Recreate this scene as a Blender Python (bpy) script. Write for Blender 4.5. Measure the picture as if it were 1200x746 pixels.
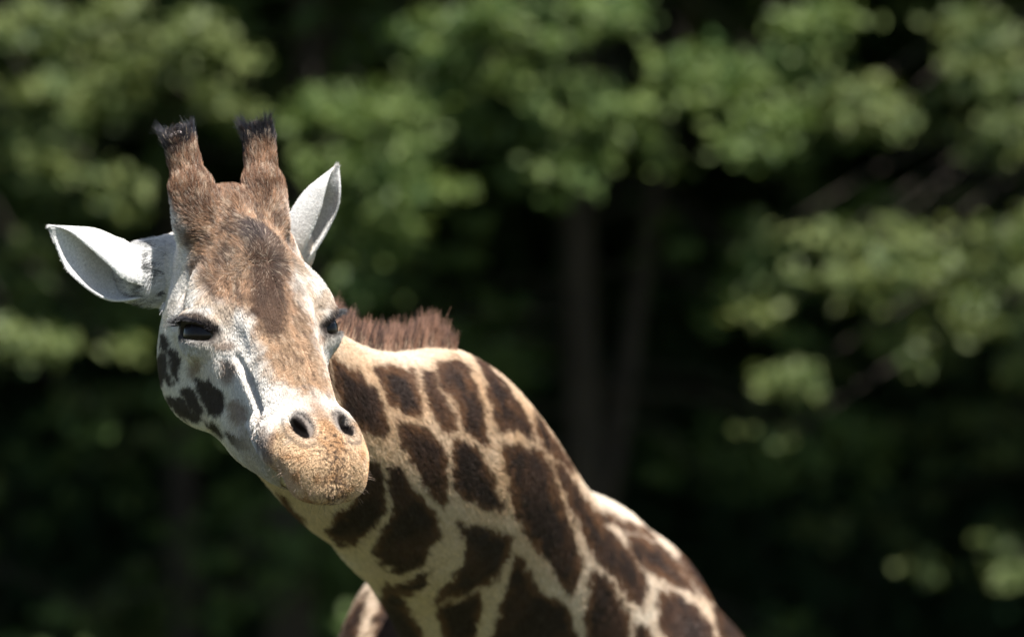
import bpy, math
import numpy as np
from mathutils import Vector, Matrix

R = math.radians
scene = bpy.context.scene
for o in list(bpy.data.objects):
    bpy.data.objects.remove(o)

# ------------------------------------------------------------------ camera, sky, sun
CAM_Z = 3.2
cam_data = bpy.data.cameras.new("camera")
cam = bpy.data.objects.new("camera", cam_data)
scene.collection.objects.link(cam)
cam.location = (0, 0, CAM_Z)
cam.rotation_euler = (R(90), 0, 0)
cam_data.lens = 200
cam_data.sensor_width = 36
cam_data.clip_end = 2000
cam_data.dof.use_dof = True
cam_data.dof.focus_distance = 9.27
cam_data.dof.aperture_fstop = 3.0
scene.camera = cam

SUN_EL, SUN_AZ = 65.0, 146.0          # azimuth clockwise from +Y: right of and behind the camera
world = bpy.data.worlds.new("World")
scene.world = world
world.use_nodes = True
wn = world.node_tree.nodes
sky = wn.new("ShaderNodeTexSky")
sky.sky_type = 'NISHITA'
sky.sun_disc = False
sky.sun_elevation = R(SUN_EL)
sky.sun_rotation = R(SUN_AZ)
wn["Background"].inputs[1].default_value = 0.06
world.node_tree.links.new(sky.outputs[0], wn["Background"].inputs[0])

sun_data = bpy.data.lights.new("sun", 'SUN')
sun_data.energy = 5.0
sun_data.angle = R(0.5)
sun_data.color = (1.0, 0.965, 0.915)
sun = bpy.data.objects.new("sun", sun_data)
scene.collection.objects.link(sun)
sd = Vector((math.sin(R(SUN_AZ)) * math.cos(R(SUN_EL)), math.cos(R(SUN_AZ)) * math.cos(R(SUN_EL)), math.sin(R(SUN_EL))))
sun.rotation_euler = sd.to_track_quat('Z', 'Y').to_euler()
sun.location = (6, -6, 14)

scene.view_settings.view_transform = 'Standard'
scene.view_settings.look = 'None'
scene.view_settings.exposure = 1.25
scene.view_settings.gamma = 1.0
scene.view_settings.use_curve_mapping = False
scene.render.engine = 'CYCLES'
scene.cycles.max_bounces = 6
scene.cycles.diffuse_bounces = 3
scene.cycles.use_denoising = True
scene.cycles_curves.shape = 'RIBBONS'

KP = 0.00015                       # metres per photo pixel (1200 wide) and metre of depth


def pxw(px, py, depth):
    return np.array([(px - 600) * KP * depth, depth, CAM_Z - (py - 373) * KP * depth])


def tag(o, label=None, cat=None, group=None, kind=None):
    if label: o["label"] = label
    if cat: o["category"] = cat
    if group: o["group"] = group
    if kind: o["kind"] = kind
    return o


def link(o, parent=None):
    scene.collection.objects.link(o)
    if parent is not None:
        o.parent = parent
        o.matrix_parent_inverse = Matrix.Translation(-Vector(parent.location))
    return o


def mesh_obj(name, verts, faces, mat, parent=None, smooth=True):
    me = bpy.data.meshes.new(name)
    verts = np.asarray(verts, np.float32)
    me.vertices.add(len(verts))
    me.vertices.foreach_set("co", verts.ravel())
    faces = np.asarray(faces, np.int32)
    n, k = faces.shape
    me.loops.add(n * k)
    me.loops.foreach_set("vertex_index", faces.ravel())
    me.polygons.add(n)
    me.polygons.foreach_set("loop_start", np.arange(n, dtype=np.int32) * k)
    me.polygons.foreach_set("loop_total", np.full(n, k, np.int32))
    me.polygons.foreach_set("use_smooth", np.full(n, smooth, bool))
    me.update(calc_edges=True)
    me.validate()
    me.materials.append(mat)
    return link(bpy.data.objects.new(name, me), parent)


def new_mat(name):
    m = bpy.data.materials.new(name)
    m.use_nodes = True
    return m, m.node_tree.nodes, m.node_tree.links, m.node_tree.nodes["Principled BSDF"]


rng = np.random.default_rng(7)


# ------------------------------------------------------------------ numpy value noise
_NT = np.random.default_rng(3).random((64, 64, 64)).astype(np.float32)


def vnoise(P, scale, octaves=1):
    P = np.asarray(P, np.float64) * scale
    out = 0; amp = 1; tot = 0
    for o in range(octaves):
        q = P * (2 ** o) + 17.3 * o
        i = np.floor(q).astype(int); t = q - i
        t = t * t * (3 - 2 * t)
        i0 = i & 63; i1 = (i + 1) & 63
        def g(a, b, c): return _NT[a, b, c]
        x0, y0, z0 = i0[..., 0], i0[..., 1], i0[..., 2]
        x1, y1, z1 = i1[..., 0], i1[..., 1], i1[..., 2]
        tx, ty, tz = t[..., 0], t[..., 1], t[..., 2]
        v = ((g(x0, y0, z0) * (1 - tx) + g(x1, y0, z0) * tx) * (1 - ty) + (g(x0, y1, z0) * (1 - tx) + g(x1, y1, z0) * tx) * ty) * (1 - tz) + \
            ((g(x0, y0, z1) * (1 - tx) + g(x1, y0, z1) * tx) * (1 - ty) + (g(x0, y1, z1) * (1 - tx) + g(x1, y1, z1) * tx) * ty) * tz
        out = out + v * amp; tot += amp; amp *= 0.5
    return out / tot


def sstep(a, b, x):
    t = np.clip((x - a) / (b - a), 0, 1)
    return t * t * (3 - 2 * t)


def unit(v):
    return v / (np.linalg.norm(v, axis=1)[:, None] + 1e-9)


def catmull(pts, n):
    pts = np.asarray(pts, float)
    p = np.vstack([2 * pts[0] - pts[1], pts, 2 * pts[-1] - pts[-2]])
    out = []
    m = len(pts) - 1
    for t in np.linspace(0, m, n):
        i = min(int(t), m - 1); x = t - i
        a, b, c, d = p[i:i + 4]
        out.append(.5 * (2 * b + (c - a) * x + (2 * a - 5 * b + 4 * c - d) * x * x + (3 * b - a - 3 * c + d) * x ** 3))
    return np.array(out)


# ------------------------------------------------------------------ ground and trees
def ground():
    m, nd, lk, b = new_mat("grass_ground")
    tc = nd.new("ShaderNodeTexCoord")
    n1 = nd.new("ShaderNodeTexNoise"); n1.inputs["Scale"].default_value = .9; n1.inputs["Detail"].default_value = 6
    n2 = nd.new("ShaderNodeTexNoise"); n2.inputs["Scale"].default_value = 35; n2.inputs["Detail"].default_value = 4
    lk.new(tc.outputs["Object"], n1.inputs["Vector"]); lk.new(tc.outputs["Object"], n2.inputs["Vector"])
    cr = nd.new("ShaderNodeValToRGB")
    cr.color_ramp.elements[0].position = .32; cr.color_ramp.elements[0].color = (.034, .044, .019, 1)
    cr.color_ramp.elements[1].position = .7; cr.color_ramp.elements[1].color = (.080, .088, .042, 1)
    mx = nd.new("ShaderNodeMath"); mx.operation = 'ADD'
    mh = nd.new("ShaderNodeMath"); mh.operation = 'MULTIPLY'; mh.inputs[1].default_value = .5
    lk.new(n1.outputs["Fac"], mx.inputs[0]); lk.new(n2.outputs["Fac"], mx.inputs[1]); lk.new(mx.outputs[0], mh.inputs[0])
    lk.new(mh.outputs[0], cr.inputs["Fac"]); lk.new(cr.outputs[0], b.inputs["Base Color"])
    b.inputs["Roughness"].default_value = .9; b.inputs["Specular IOR Level"].default_value = .1
    bp = nd.new("ShaderNodeBump"); bp.inputs["Strength"].default_value = .8; bp.inputs["Distance"].default_value = .05
    lk.new(n2.outputs["Fac"], bp.inputs["Height"]); lk.new(bp.outputs[0], b.inputs["Normal"])
    xs = np.concatenate([np.linspace(-600, -40, 6), np.linspace(-30, 30, 25), np.linspace(40, 600, 6)])
    ys = np.concatenate([np.linspace(-600, -10, 5), np.linspace(0, 50, 26), np.linspace(70, 700, 6)])
    V = [(x, y, 0.0 if 8 < y < 16 else -.02 + .02 * math.sin(x * .7) * math.cos(y * .6)) for y in ys for x in xs]
    w = len(xs)
    Q = [(j * w + i, j * w + i + 1, (j + 1) * w + i + 1, (j + 1) * w + i) for j in range(len(ys) - 1) for i in range(w - 1)]
    g = mesh_obj("ground", V, Q, m)
    tag(g, "mown green grass paddock", None, None, "structure")


ground()


def leaf_material(name, c0, c1, trans=.35, spec=.3):
    m, nd, lk, b = new_mat(name)
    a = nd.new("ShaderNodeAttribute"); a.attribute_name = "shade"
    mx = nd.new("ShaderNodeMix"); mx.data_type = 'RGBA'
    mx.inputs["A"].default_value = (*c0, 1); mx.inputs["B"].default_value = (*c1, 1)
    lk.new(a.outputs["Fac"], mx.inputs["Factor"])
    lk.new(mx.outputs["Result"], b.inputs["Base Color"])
    b.inputs["Roughness"].default_value = .55; b.inputs["Specular IOR Level"].default_value = spec
    t = nd.new("ShaderNodeBsdfTranslucent")
    hs = nd.new("ShaderNodeHueSaturation"); hs.inputs["Value"].default_value = 1.3; hs.inputs["Saturation"].default_value = 1.1
    lk.new(mx.outputs["Result"], hs.inputs["Color"]); lk.new(hs.outputs[0], t.inputs["Color"])
    ms = nd.new("ShaderNodeMixShader"); ms.inputs[0].default_value = trans
    lk.new(b.outputs[0], ms.inputs[1]); lk.new(t.outputs[0], ms.inputs[2])
    lk.new(ms.outputs[0], nd["Material Output"].inputs["Surface"])
    return m


def bark_material():
    m, nd, lk, b = new_mat("bark")
    tc = nd.new("ShaderNodeTexCoord"); mp = nd.new("ShaderNodeMapping"); mp.inputs["Scale"].default_value = (9, 9, 1.6)
    no = nd.new("ShaderNodeTexNoise"); no.inputs["Scale"].default_value = 3; no.inputs["Detail"].default_value = 6
    lk.new(tc.outputs["Object"], mp.inputs[0]); lk.new(mp.outputs[0], no.inputs["Vector"])
    cr = nd.new("ShaderNodeValToRGB")
    cr.color_ramp.elements[0].color = (.022, .016, .012, 1); cr.color_ramp.elements[1].color = (.058, .044, .031, 1)
    cr.color_ramp.elements[0].position = .3; cr.color_ramp.elements[1].position = .7
    lk.new(no.outputs["Fac"], cr.inputs[0]); lk.new(cr.outputs[0], b.inputs["Base Color"])
    bp = nd.new("ShaderNodeBump"); bp.inputs["Strength"].default_value = .7; bp.inputs["Distance"].default_value = .03
    lk.new(no.outputs["Fac"], bp.inputs["Height"]); lk.new(bp.outputs[0], b.inputs["Normal"])
    b.inputs["Roughness"].default_value = .9
    return m


MAT_BARK = bark_material()
MAT_LEAF = [leaf_material("leaf_fresh", (.050, .094, .028), (.150, .200, .056)), leaf_material("leaf_olive", (.055, .088, .029), (.165, .195, .062)),
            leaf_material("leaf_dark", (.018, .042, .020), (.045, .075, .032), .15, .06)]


def tubes(name, chains, parent):
    """tapered limbs: chains of (points, radii)"""
    V, Q = [], []
    for pts, rad in chains:
        n = max(6, 3 * len(pts)); P = catmull(pts, n); r = catmull(np.array(rad, float)[:, None], n)[:, 0]
        T = unit(np.gradient(P, axis=0)); k = 9; o = len(V)
        for i in range(n):
            e1 = np.cross(T[i], (.3, .9, .1)); e1 /= np.linalg.norm(e1); e2 = np.cross(T[i], e1)
            for j in range(k):
                a = 2 * math.pi * j / k
                V.append(P[i] + max(r[i], .003) * (1 + .12 * math.sin(3 * a + i)) * (math.cos(a) * e1 + math.sin(a) * e2))
        for i in range(n - 1):
            for j in range(k):
                Q.append((o + i * k + j, o + i * k + (j + 1) % k, o + (i + 1) * k + (j + 1) % k, o + (i + 1) * k + j))
    return mesh_obj(name, V, Q, MAT_BARK, parent)


def leaves(name, centres, normals, dirs, size, shade, mat, parent):
    n = len(centres)
    nn = unit(normals); d = unit(dirs - nn * (dirs * nn).sum(1)[:, None]); s = np.cross(nn, d)
    L = size[:, None]
    base = centres - d * L * .5; tip = centres + d * L * .5 - nn * L * .10
    l = centres + s * L * .30 + nn * L * .07 - d * L * .06; r = centres - s * L * .30 + nn * L * .07 - d * L * .06
    V = np.stack([base, l, tip, r], 1).reshape(-1, 3)
    i = np.arange(n) * 4
    T = np.vstack([np.stack([i, i + 2, i + 1], 1), np.stack([i, i + 3, i + 2], 1)])
    o = mesh_obj(name, V, T, mat, parent, smooth=False)
    at = o.data.attributes.new("shade", 'FLOAT', 'POINT')
    at.data.foreach_set("value", np.repeat(shade, 4).astype(np.float32))
    return o


def spray_leaves(c, rad, n, g, droop=.25):
    """leaves on a flattened bough: a few layered plates of twigs"""
    c = np.array(c); rad = np.array(rad)
    k = max(6, n // 16)
    sub = c + g.normal(0, .46, (k, 3)) * rad
    wi = g.integers(0, k, n)
    w = sub[wi]
    P = w + g.normal(0, 1, (n, 3)) * np.array((.055, .055, .028))
    N = g.normal(0, .62, (n, 3)) + np.array((.15, -.25, .85))
    D = (P - c) * np.array((1, 1, .3)) + g.normal(0, .35, (n, 3)) + np.array((0, -.2, -droop))
    return P, N, D, g.normal(0, .28, k)[wi]


def make_tree(name, base, h, lean, sprays, canopy, mat, label, seed, leaf=.075, dens=340, trunk_r=.13, fork=None, group=None, shade_sprays=0):
    """sprays: (px, py, half width px, half height px, distance, fill); canopy: (centre, radii, leaf count, leaf size)"""
    g = np.random.default_rng(seed)
    base = np.array(base, float)
    root = bpy.data.objects.new(name, None); root.location = base
    link(root); tag(root, label, "tree", group)
    top = base + np.array((lean[0], lean[1], h))
    tp = [base + (top - base) * t + np.array((math.sin(t * 5 + seed) * .10 * t, math.cos(t * 4 + seed) * .08, 0)) - np.array((0, 0, .1 * (t == 0))) for t in (0, .12, .35, .6, .82, 1)]
    chains = [(tp, [trunk_r * 1.35, trunk_r, trunk_r * .9, trunk_r * .7, trunk_r * .42, trunk_r * .1])]
    if fork:
        i = tp[1] * .6 + tp[2] * .4
        chains.append(([i, i + np.array((fork * .35, .05, .8)), i + np.array((fork * .9, .2, 2.2)), i + np.array((fork * 1.5, .2, 3.6))], [trunk_r * .7, trunk_r * .62, trunk_r * .45, .03]))
    Ps, Ns, Ds, Ss, Sh = [], [], [], [], []
    for (px, py, hw_, hh, dist, fill) in sprays:
        c = pxw(px, py, dist); sc = KP * dist
        rad = np.array((hw_ * sc, max(hw_ * sc * .5, .12), hh * sc))
        n = int(dens * .85 * fill * max(.12, rad[0] * 2) * max(.10, rad[2] * 2) / .12)
        P, N, D, sh = spray_leaves(c, rad, n, g)
        Ps.append(P); Ns.append(N); Ds.append(D); Ss.append(leaf * g.uniform(.65, 1.25, n)); Sh.append(np.clip(g.normal(.62, .25, n) + sh, 0, 1.3))
        t = np.clip((c[2] + .5 - base[2]) / h, .25, .9)
        s = base + (top - base) * t
        mid = (s + c) * .5 + np.array((0, 0, .25))
        chains.append(([s, mid, c + np.array((0, .05, -.03))], [.010, .006, .003]))
    for (cc, rr, n, ls) in canopy:
        v = unit(g.normal(0, 1, (n, 3))); rd = g.random(n) ** .45
        k = 140
        cl = unit(g.normal(0, 1, (k, 3))) * (g.random(k) ** .4)[:, None]
        v = np.where((g.random(n) < .4)[:, None], cl[g.integers(0, k, n)] + g.normal(0, .13, (n, 3)), v * rd[:, None])
        P = np.array(cc) + v * np.array(rr)
        P[:, 2] = np.maximum(P[:, 2], .05 + .1 * g.random(n))
        Ps.append(P); Ns.append(g.normal(0, .6, (n, 3)) + np.array((.1, -.2, .8))); Ds.append(v + g.normal(0, .5, (n, 3)))
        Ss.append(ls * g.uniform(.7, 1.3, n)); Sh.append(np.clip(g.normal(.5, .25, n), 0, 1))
        for q in range(5):
            e = np.array(cc) + cl[q] * np.array(rr) * .8
            t = np.clip((e[2] - .8 - base[2]) / h, .15, .9)
            s = base + (top - base) * t
            chains.append(([s, (s + e) * .5 + np.array((0, 0, .2)), e], [.05, .03, .008]))
    for q in range(shade_sprays):                          # boughs in the shade behind the lit front
        d_ = Y + g.uniform(1.6, 5.0)
        px = 600 + (base[0] / (d_ * KP)) + g.uniform(-330, 330); py = g.uniform(-60, 800)
        if abs(px - 700) < 75 and 270 < py < 540: continue
        c = pxw(px, py, d_)
        n = int(g.uniform(60, 190)); P, N, D, sh = spray_leaves(c, np.array((.42, .35, .22)), n, g)
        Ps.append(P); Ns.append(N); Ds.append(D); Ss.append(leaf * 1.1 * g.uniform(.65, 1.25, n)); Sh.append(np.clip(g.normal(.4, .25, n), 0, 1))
        t = np.clip((c[2] + .3 - base[2]) / h, .12, .9); s = base + (top - base) * t
        chains.append(([s, (s + c) * .5 + np.array((0, 0, .15)), c], [.014, .009, .003]))
    tubes("trunk", chains, root)
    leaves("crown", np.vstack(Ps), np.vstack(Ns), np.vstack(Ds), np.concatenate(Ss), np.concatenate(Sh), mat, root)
    return root


Y = 24.6
G_FRONT, G_BACK = "leafy trees behind the giraffe", "dark trees filling the back of the wood"
make_tree("leafy_tree", (-3.2, 28.4, 0), 7.6, (.3, -.4), [
    (30, 40, 60, 40, Y, 1.0), (110, 40, 60, 45, Y + .3, .8), (60, 120, 60, 50, Y, .9), (140, 110, 60, 50, Y + .2, .8), (225, 60, 60, 45, Y + .1, 1.0), (270, 130, 40, 30, Y + .2, .8),
    (50, 190, 50, 30, Y, .9), (140, 220, 28, 30, Y + .2, .9), (30, 400, 45, 28, Y - .1, 1.0), (140, 410, 20, 16, Y, .7), (40, 310, 30, 40, Y + .4, .4)],
    [((-2.6, 27.6, 6.6), (2.4, 3.0, 1.7), 11000, .21)], MAT_LEAF[1], "leafy tree with olive sprays hanging behind the upright ear", 11, shade_sprays=46)
make_tree("leafy_tree", (-1.15, 28.2, 0), 8.0, (.2, -.4), [
    (370, 130, 50, 35, Y + .3, .8), (440, 150, 60, 45, Y, 1.0), (475, 210, 55, 45, Y - .1, 1.0), (400, 220, 50, 50, Y + .2, .8), (455, 275, 40, 40, Y, .9), (415, 330, 32, 26, Y, .9),
    (520, 60, 50, 40, Y + .2, .9), (560, 30, 60, 35, Y, .9), (600, 90, 40, 30, Y + .3, .7), (500, 130, 40, 30, Y + .2, .6)],
    [((-.6, 27.8, 6.9), (2.4, 3.2, 1.8), 11000, .21)], MAT_LEAF[0], "leafy tree with bright sprays between the horns and the mane", 12, shade_sprays=46)
make_tree("leafy_tree", (.36, 28.8, 0), 8.0, (-.1, -.9), [
    (690, 20, 60, 30, Y, 1.0), (640, 60, 30, 50, Y + .3, .6), (700, 140, 50, 40, Y, .9), (725, 135, 45, 35, Y + .1, .9), (665, 200, 38, 28, Y, .9), (770, 170, 30, 25, Y + .2, .8),
    (840, 90, 60, 40, Y + .1, .9), (800, 100, 40, 40, Y + .2, .9), (890, 150, 55, 38, Y - .1, 1.0), (920, 90, 45, 35, Y + .2, .8), (960, 30, 60, 35, Y, .8)],
    [((.9, 27.6, 6.7), (2.3, 3.1, 1.7), 11000, .21)], MAT_LEAF[0], "leafy tree with pale forked trunk standing behind the withers", 13, fork=.42, trunk_r=.10, shade_sprays=46)
make_tree("leafy_tree", (3.3, 28.4, 0), 7.8, (-.3, -.5), [
    (1030, 130, 50, 30, Y, .9), (980, 120, 40, 28, Y + .2, .7), (1155, 80, 45, 40, Y, .7), (1175, 160, 40, 45, Y, .7), (1130, 30, 50, 25, Y + .2, .5),
    (1040, 320, 70, 50, Y - .1, 1.0), (1120, 330, 75, 50, Y, 1.0), (1190, 300, 50, 45, Y, 1.0), (1060, 400, 36, 24, Y, .9), (1170, 370, 50, 24, Y, .8), (1010, 280, 40, 24, Y + .1, .7),
    (920, 442, 50, 20, Y - .1, 1.1), (900, 515, 26, 10, Y, .6), (885, 362, 22, 14, Y, .9), (925, 325, 16, 14, Y, 1.0), (890, 272, 26, 14, Y + .1, .6), (965, 282, 20, 12, Y + .1, .6)],
    [((2.9, 27.6, 6.7), (2.5, 3.1, 1.8), 11000, .21)], MAT_LEAF[1], "leafy tree with broad lit bough reaching over the giraffe's back", 14, shade_sprays=46)
gb = np.random.default_rng(5)
for k, (x, y) in enumerate([(-6.8, 31.6), (-4.3, 32.4), (-1.9, 32.8), (.52, 32.6), (3.3, 32.2), (6.0, 31.6), (8.4, 31.4)]):
    make_tree("tall_tree", (x, y, 0), 8.6 + gb.uniform(-.5, .6), (gb.uniform(-.3, .3), 0), [],
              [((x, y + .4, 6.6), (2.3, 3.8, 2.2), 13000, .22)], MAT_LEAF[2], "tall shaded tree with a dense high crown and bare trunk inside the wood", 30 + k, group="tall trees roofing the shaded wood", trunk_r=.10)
for k, (x, y) in enumerate([(-8.2, 37.5), (-5.8, 38), (-3.4, 38.5), (-1.1, 38.8), (1.3, 38.8), (3.7, 38.5), (6.1, 38), (8.5, 37.5), (-7.0, 41.5), (-4.6, 42), (-2.2, 42), (.2, 42), (2.6, 42), (5.0, 42), (7.4, 41.5), (-10.5, 36.8), (-12.8, 36), (-15.0, 35), (10.8, 36.8), (13.0, 36)]):
    make_tree("dark_tree", (x, y, 0), 8.6 + gb.uniform(-.5, .6), (gb.uniform(-.3, .3), 0), [],
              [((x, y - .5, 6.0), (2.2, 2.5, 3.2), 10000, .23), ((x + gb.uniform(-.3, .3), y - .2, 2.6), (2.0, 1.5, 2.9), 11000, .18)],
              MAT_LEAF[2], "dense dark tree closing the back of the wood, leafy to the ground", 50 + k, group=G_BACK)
for k, (x, y, w_, h_) in enumerate([(-3.4, 34.8, 1.2, 2.3), (-1.3, 35.2, 1.2, 2.1), (1.9, 35.1, 1.1, 2.0), (3.8, 34.7, 1.2, 2.4)]):
    r_ = bpy.data.objects.new("understorey_bush", None); r_.location = (x, y, 0); link(r_)
    tag(r_, "low dark bush in deep shade under the leafy trees", "bush", "bushes in the shade under the trees")
    g = np.random.default_rng(60 + k); n = 2200
    v = unit(g.normal(0, 1, (n, 3))) * (g.random(n) ** .4)[:, None]
    P = np.array((x, y, h_ * .55)) + v * np.array((w_, w_ * .8, h_ * .7)); P[:, 2] = np.maximum(P[:, 2], .03)
    tubes("stem", [([(x, y, -.05), (x + dx * .5, y, h_ * .5), (x + dx, y + dy, h_)], [.03, .02, .006]) for dx, dy in ((-.4, .1), (.1, -.3), (.4, .2))], r_)
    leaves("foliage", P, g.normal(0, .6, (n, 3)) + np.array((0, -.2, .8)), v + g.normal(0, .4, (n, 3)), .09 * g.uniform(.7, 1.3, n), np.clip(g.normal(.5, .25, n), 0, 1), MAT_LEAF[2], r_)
# ------------------------------------------------------------------ giraffe: body as one continuous surface
HS = 1.17                                              # head scale
HT = np.array([-0.419, 9.4, 3.21])                     # point between the eyes
_r = np.array([.9124, .4072, .0412]); _f = np.array([.3645, -.7627, -.5342])
_f /= np.linalg.norm(_f); _r -= _f * (_r @ _f); _r /= np.linalg.norm(_r)
_u = np.cross(_f, _r)
HM = np.stack([_r, _f, _u], 1)                         # columns: lateral, towards the nose, dorsal


def h2w(p):
    return np.asarray(p, float) * HS @ HM.T + HT


def w2h(P):
    return ((np.asarray(P) - HT) @ HM) / HS


def axis_steps(segs):
    out = [segs[0][0]]
    for a, b, h in segs:
        n = max(1, int(round((b - a) / h)))
        out += list(np.linspace(a, b, n + 1)[1:])
    return np.array(out, np.float64)


HQ = 0.004
GX = axis_steps([(-.86, -.70, .02), (-.70, -.155, HQ), (-.155, .15, .008), (.15, .75, .016)])
GY = axis_steps([(8.96, 9.66, HQ), (9.66, 10.7, .009), (10.7, 11.5, .016), (11.5, 13.4, .03)])
GZ = axis_steps([(-.05, 2.2, .03), (2.2, 2.6, .016), (2.6, 2.87, .009), (2.87, 3.62, HQ), (3.62, 3.7, .01)])
F = np.full((len(GX), len(GY), len(GZ)), 0.3, np.float32)


def region(lo, hi):
    s = []
    for g, a, b in zip((GX, GY, GZ), lo, hi):
        i0 = max(0, np.searchsorted(g, a) - 1); i1 = min(len(g), np.searchsorted(g, b) + 1)
        if i1 - i0 < 1: return None
        s.append(slice(i0, i1))
    return tuple(s)


def smin(a, b, k):
    h = np.clip(0.5 + 0.5 * (b - a) / k, 0, 1)
    return b + (a - b) * h - k * h * (1 - h)


def ellip(c, rad, Rm=np.eye(3), k=.02, op='add', scale=1.0):
    """blend an ellipsoid (centre c, radii rad, axes = columns of Rm, world space) into the field"""
    c = np.asarray(c, float); rad = np.asarray(rad, float)
    ext = np.sqrt(((Rm * rad) ** 2).sum(1)) + k * 1.3 + .03
    s = region(c - ext, c + ext)
    if s is None: return
    X = (GX[s[0]] - c[0])[:, None, None].astype(np.float32)
    Y = (GY[s[1]] - c[1])[None, :, None].astype(np.float32)
    Z = (GZ[s[2]] - c[2])[None, None, :].astype(np.float32)
    k0 = 0; k1 = 0
    for j in range(3):
        q = X * np.float32(Rm[0, j]) + Y * np.float32(Rm[1, j]) + Z * np.float32(Rm[2, j])
        k0 = k0 + (q / np.float32(rad[j])) ** 2
        k1 = k1 + (q / np.float32(rad[j] ** 2)) ** 2
    k0 = np.sqrt(k0); d = k0 * (k0 - 1) / np.sqrt(k1 + 1e-9)
    d = np.maximum(d, -rad.min()).astype(np.float32)
    if op == 'add': F[s] = smin(F[s], d, np.float32(k))
    else: F[s] = -smin(-F[s], d, np.float32(k))


def frame(fwd, up):
    f = np.array(fwd, float); f /= np.linalg.norm(f)
    u = np.asarray(up, float) - f * (np.asarray(up, float) @ f); u /= np.linalg.norm(u)
    return np.stack([np.cross(f, u), f, u], 1)


def limb(pts, rads, n=24, k=.03, keep=None):
    P = catmull(pts, n); Q = catmull(np.array(rads)[:, None], n)[:, 0]
    L = np.linalg.norm(np.diff(P, axis=0), axis=1).mean()
    for i in range(n):
        t = P[min(i + 1, n - 1)] - P[max(i - 1, 0)]
        ellip(P[i], (Q[i], max(L * 1.3, Q[i] * .7), Q[i]), frame(t, (.31, .9, .2)), k)
        if keep is not None: keep.append((P[i], np.array((Q[i], max(L * 1.3, Q[i] * .7), Q[i])), frame(t, (.31, .9, .2))))


def hbend(f):
    return -.085 * np.clip(np.asarray(f) - .0, 0, .22)


HEAD_PRIMS = []


def he(c, rad, k=.02, op='add', rot=None, both=True):
    """head ellipsoid in head units, mirrored when its centre is off the midline"""
    rad = np.asarray(rad, float)
    bend = float(hbend(c[1]))                          # the muzzle is pushed a little to one side
    for s in ((1, -1) if (both and abs(c[0]) > 1e-6) else (1,)):
        M = np.eye(3) if rot is None else np.array(rot, float)
        if s < 0: M = np.diag([-1., 1, 1]) @ M
        if op == 'add': HEAD_PRIMS.append((h2w((c[0] * s + bend, c[1], c[2])), rad * HS, HM @ M))
        ellip(h2w((c[0] * s + bend, c[1], c[2])), rad * HS, HM @ M, k * HS, op)


def hchain(a, b, ra, rb, n=10, k=.02, up=(0, 0, 1), both=True):
    """chain of ellipsoids from a to b; ra, rb = (across, depth) half sizes"""
    a, b = np.array(a, float), np.array(b, float)
    d = b - a; L = np.linalg.norm(d)
    M = frame(d, up)
    for t in np.linspace(0, 1, n):
        c = a + d * t; r = np.array(ra) * (1 - t) + np.array(rb) * t
        he(c, (r[0], max(L / n * 1.6, min(r) * .8), r[1]), k, rot=M, both=both)


EYE_C, EYE_R = np.array((.082, .025, -.019)), .0335
EYE_AX = frame((-.28, .55, .25), (.80, .15, .50))            # columns: across the lids, corner to corner, outwards
LOWER = 1.0 if EYE_AX[:, 0] @ np.array((0, -.53, .84)) > 0 else -1.0   # sign that makes column 0 point to the upper lid
# --- trunk, neck, legs
BA, BB = np.array([.05, 10.90, 2.33]), np.array([.24, 12.33, 2.2])
for t in np.linspace(0, 1, 16):
    c = BA + (BB - BA) * t
    w = .355 + .05 * math.sin(t * 3.1); h = .50 - .10 * t
    if t > .85: w *= .93; h *= .95
    ellip(c, (w, .20, h), frame(BB - BA, (0, 0, 1)), .06)
ellip((.12, 11.08, 2.60), (.15, .34, .225), frame(BB - BA, (0, 0, 1)), .16)      # withers
ellip((-.20, 10.88, 2.30), (.17, .22, .44), np.eye(3), .10)                       # far shoulder
ellip((.27, 10.94, 2.34), (.155, .25, .40), np.eye(3), .10)                        # near shoulder
ellip((.03, 10.93, 2.25), (.25, .20, .33), np.eye(3), .12)                        # breast
# neck stations: photo position of the axis, distance, depth (across the crest line) and lateral radius
NECK = [((272, 300), 9.55, .085, .075), ((298, 378), 9.64, .085, .075), ((334, 452), 9.72, .098, .085), ((374, 490), 9.83, .118, .098),
        ((428, 524), 9.97, .155, .120), ((494, 541), 10.14, .197, .140), ((545, 602), 10.36, .200, .165),
        ((590, 676), 10.60, .210, .195), ((640, 745), 10.85, .27, .23)]
NP = catmull([pxw(*p[0], p[1]) for p in NECK], 64)
NR = catmull([p[2:] for p in NECK], 64)
NT = np.gradient(NP, axis=0); NT /= np.linalg.norm(NT, axis=1)[:, None]
CREST = catmull([(.25, -.55, .8), (.3, -.2, .95), (.38, .05, .92), (.42, .1, .9), (.42, .12, .9), (.45, .15, .88), (.6, .1, .8), (.55, .1, .8), (.3, .1, .9)], 64)
NF = [frame(NT[i], CREST[i]) for i in range(64)]
for i in range(64):
    ellip(NP[i], (NR[i, 1], .06, NR[i, 0]), NF[i], .05)
for (hx, hy, hz, s) in ((-.17, 10.98, 2.0, -1), (.30, 11.03, 2.0, 1)):
    limb([(hx, hy, hz), (hx, hy + .03, 1.45), (hx, hy - .02, 1.02), (hx, hy, .95), (hx, hy + .01, .5), (hx, hy, .2), (hx, hy - .05, .08)],
         [.17, .12, .075, .078, .052, .055, .062], 40)
    limb([(hx, hy - .04, .12), (hx, hy - .07, .0)], [.07, .095], 6, .01)
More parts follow.
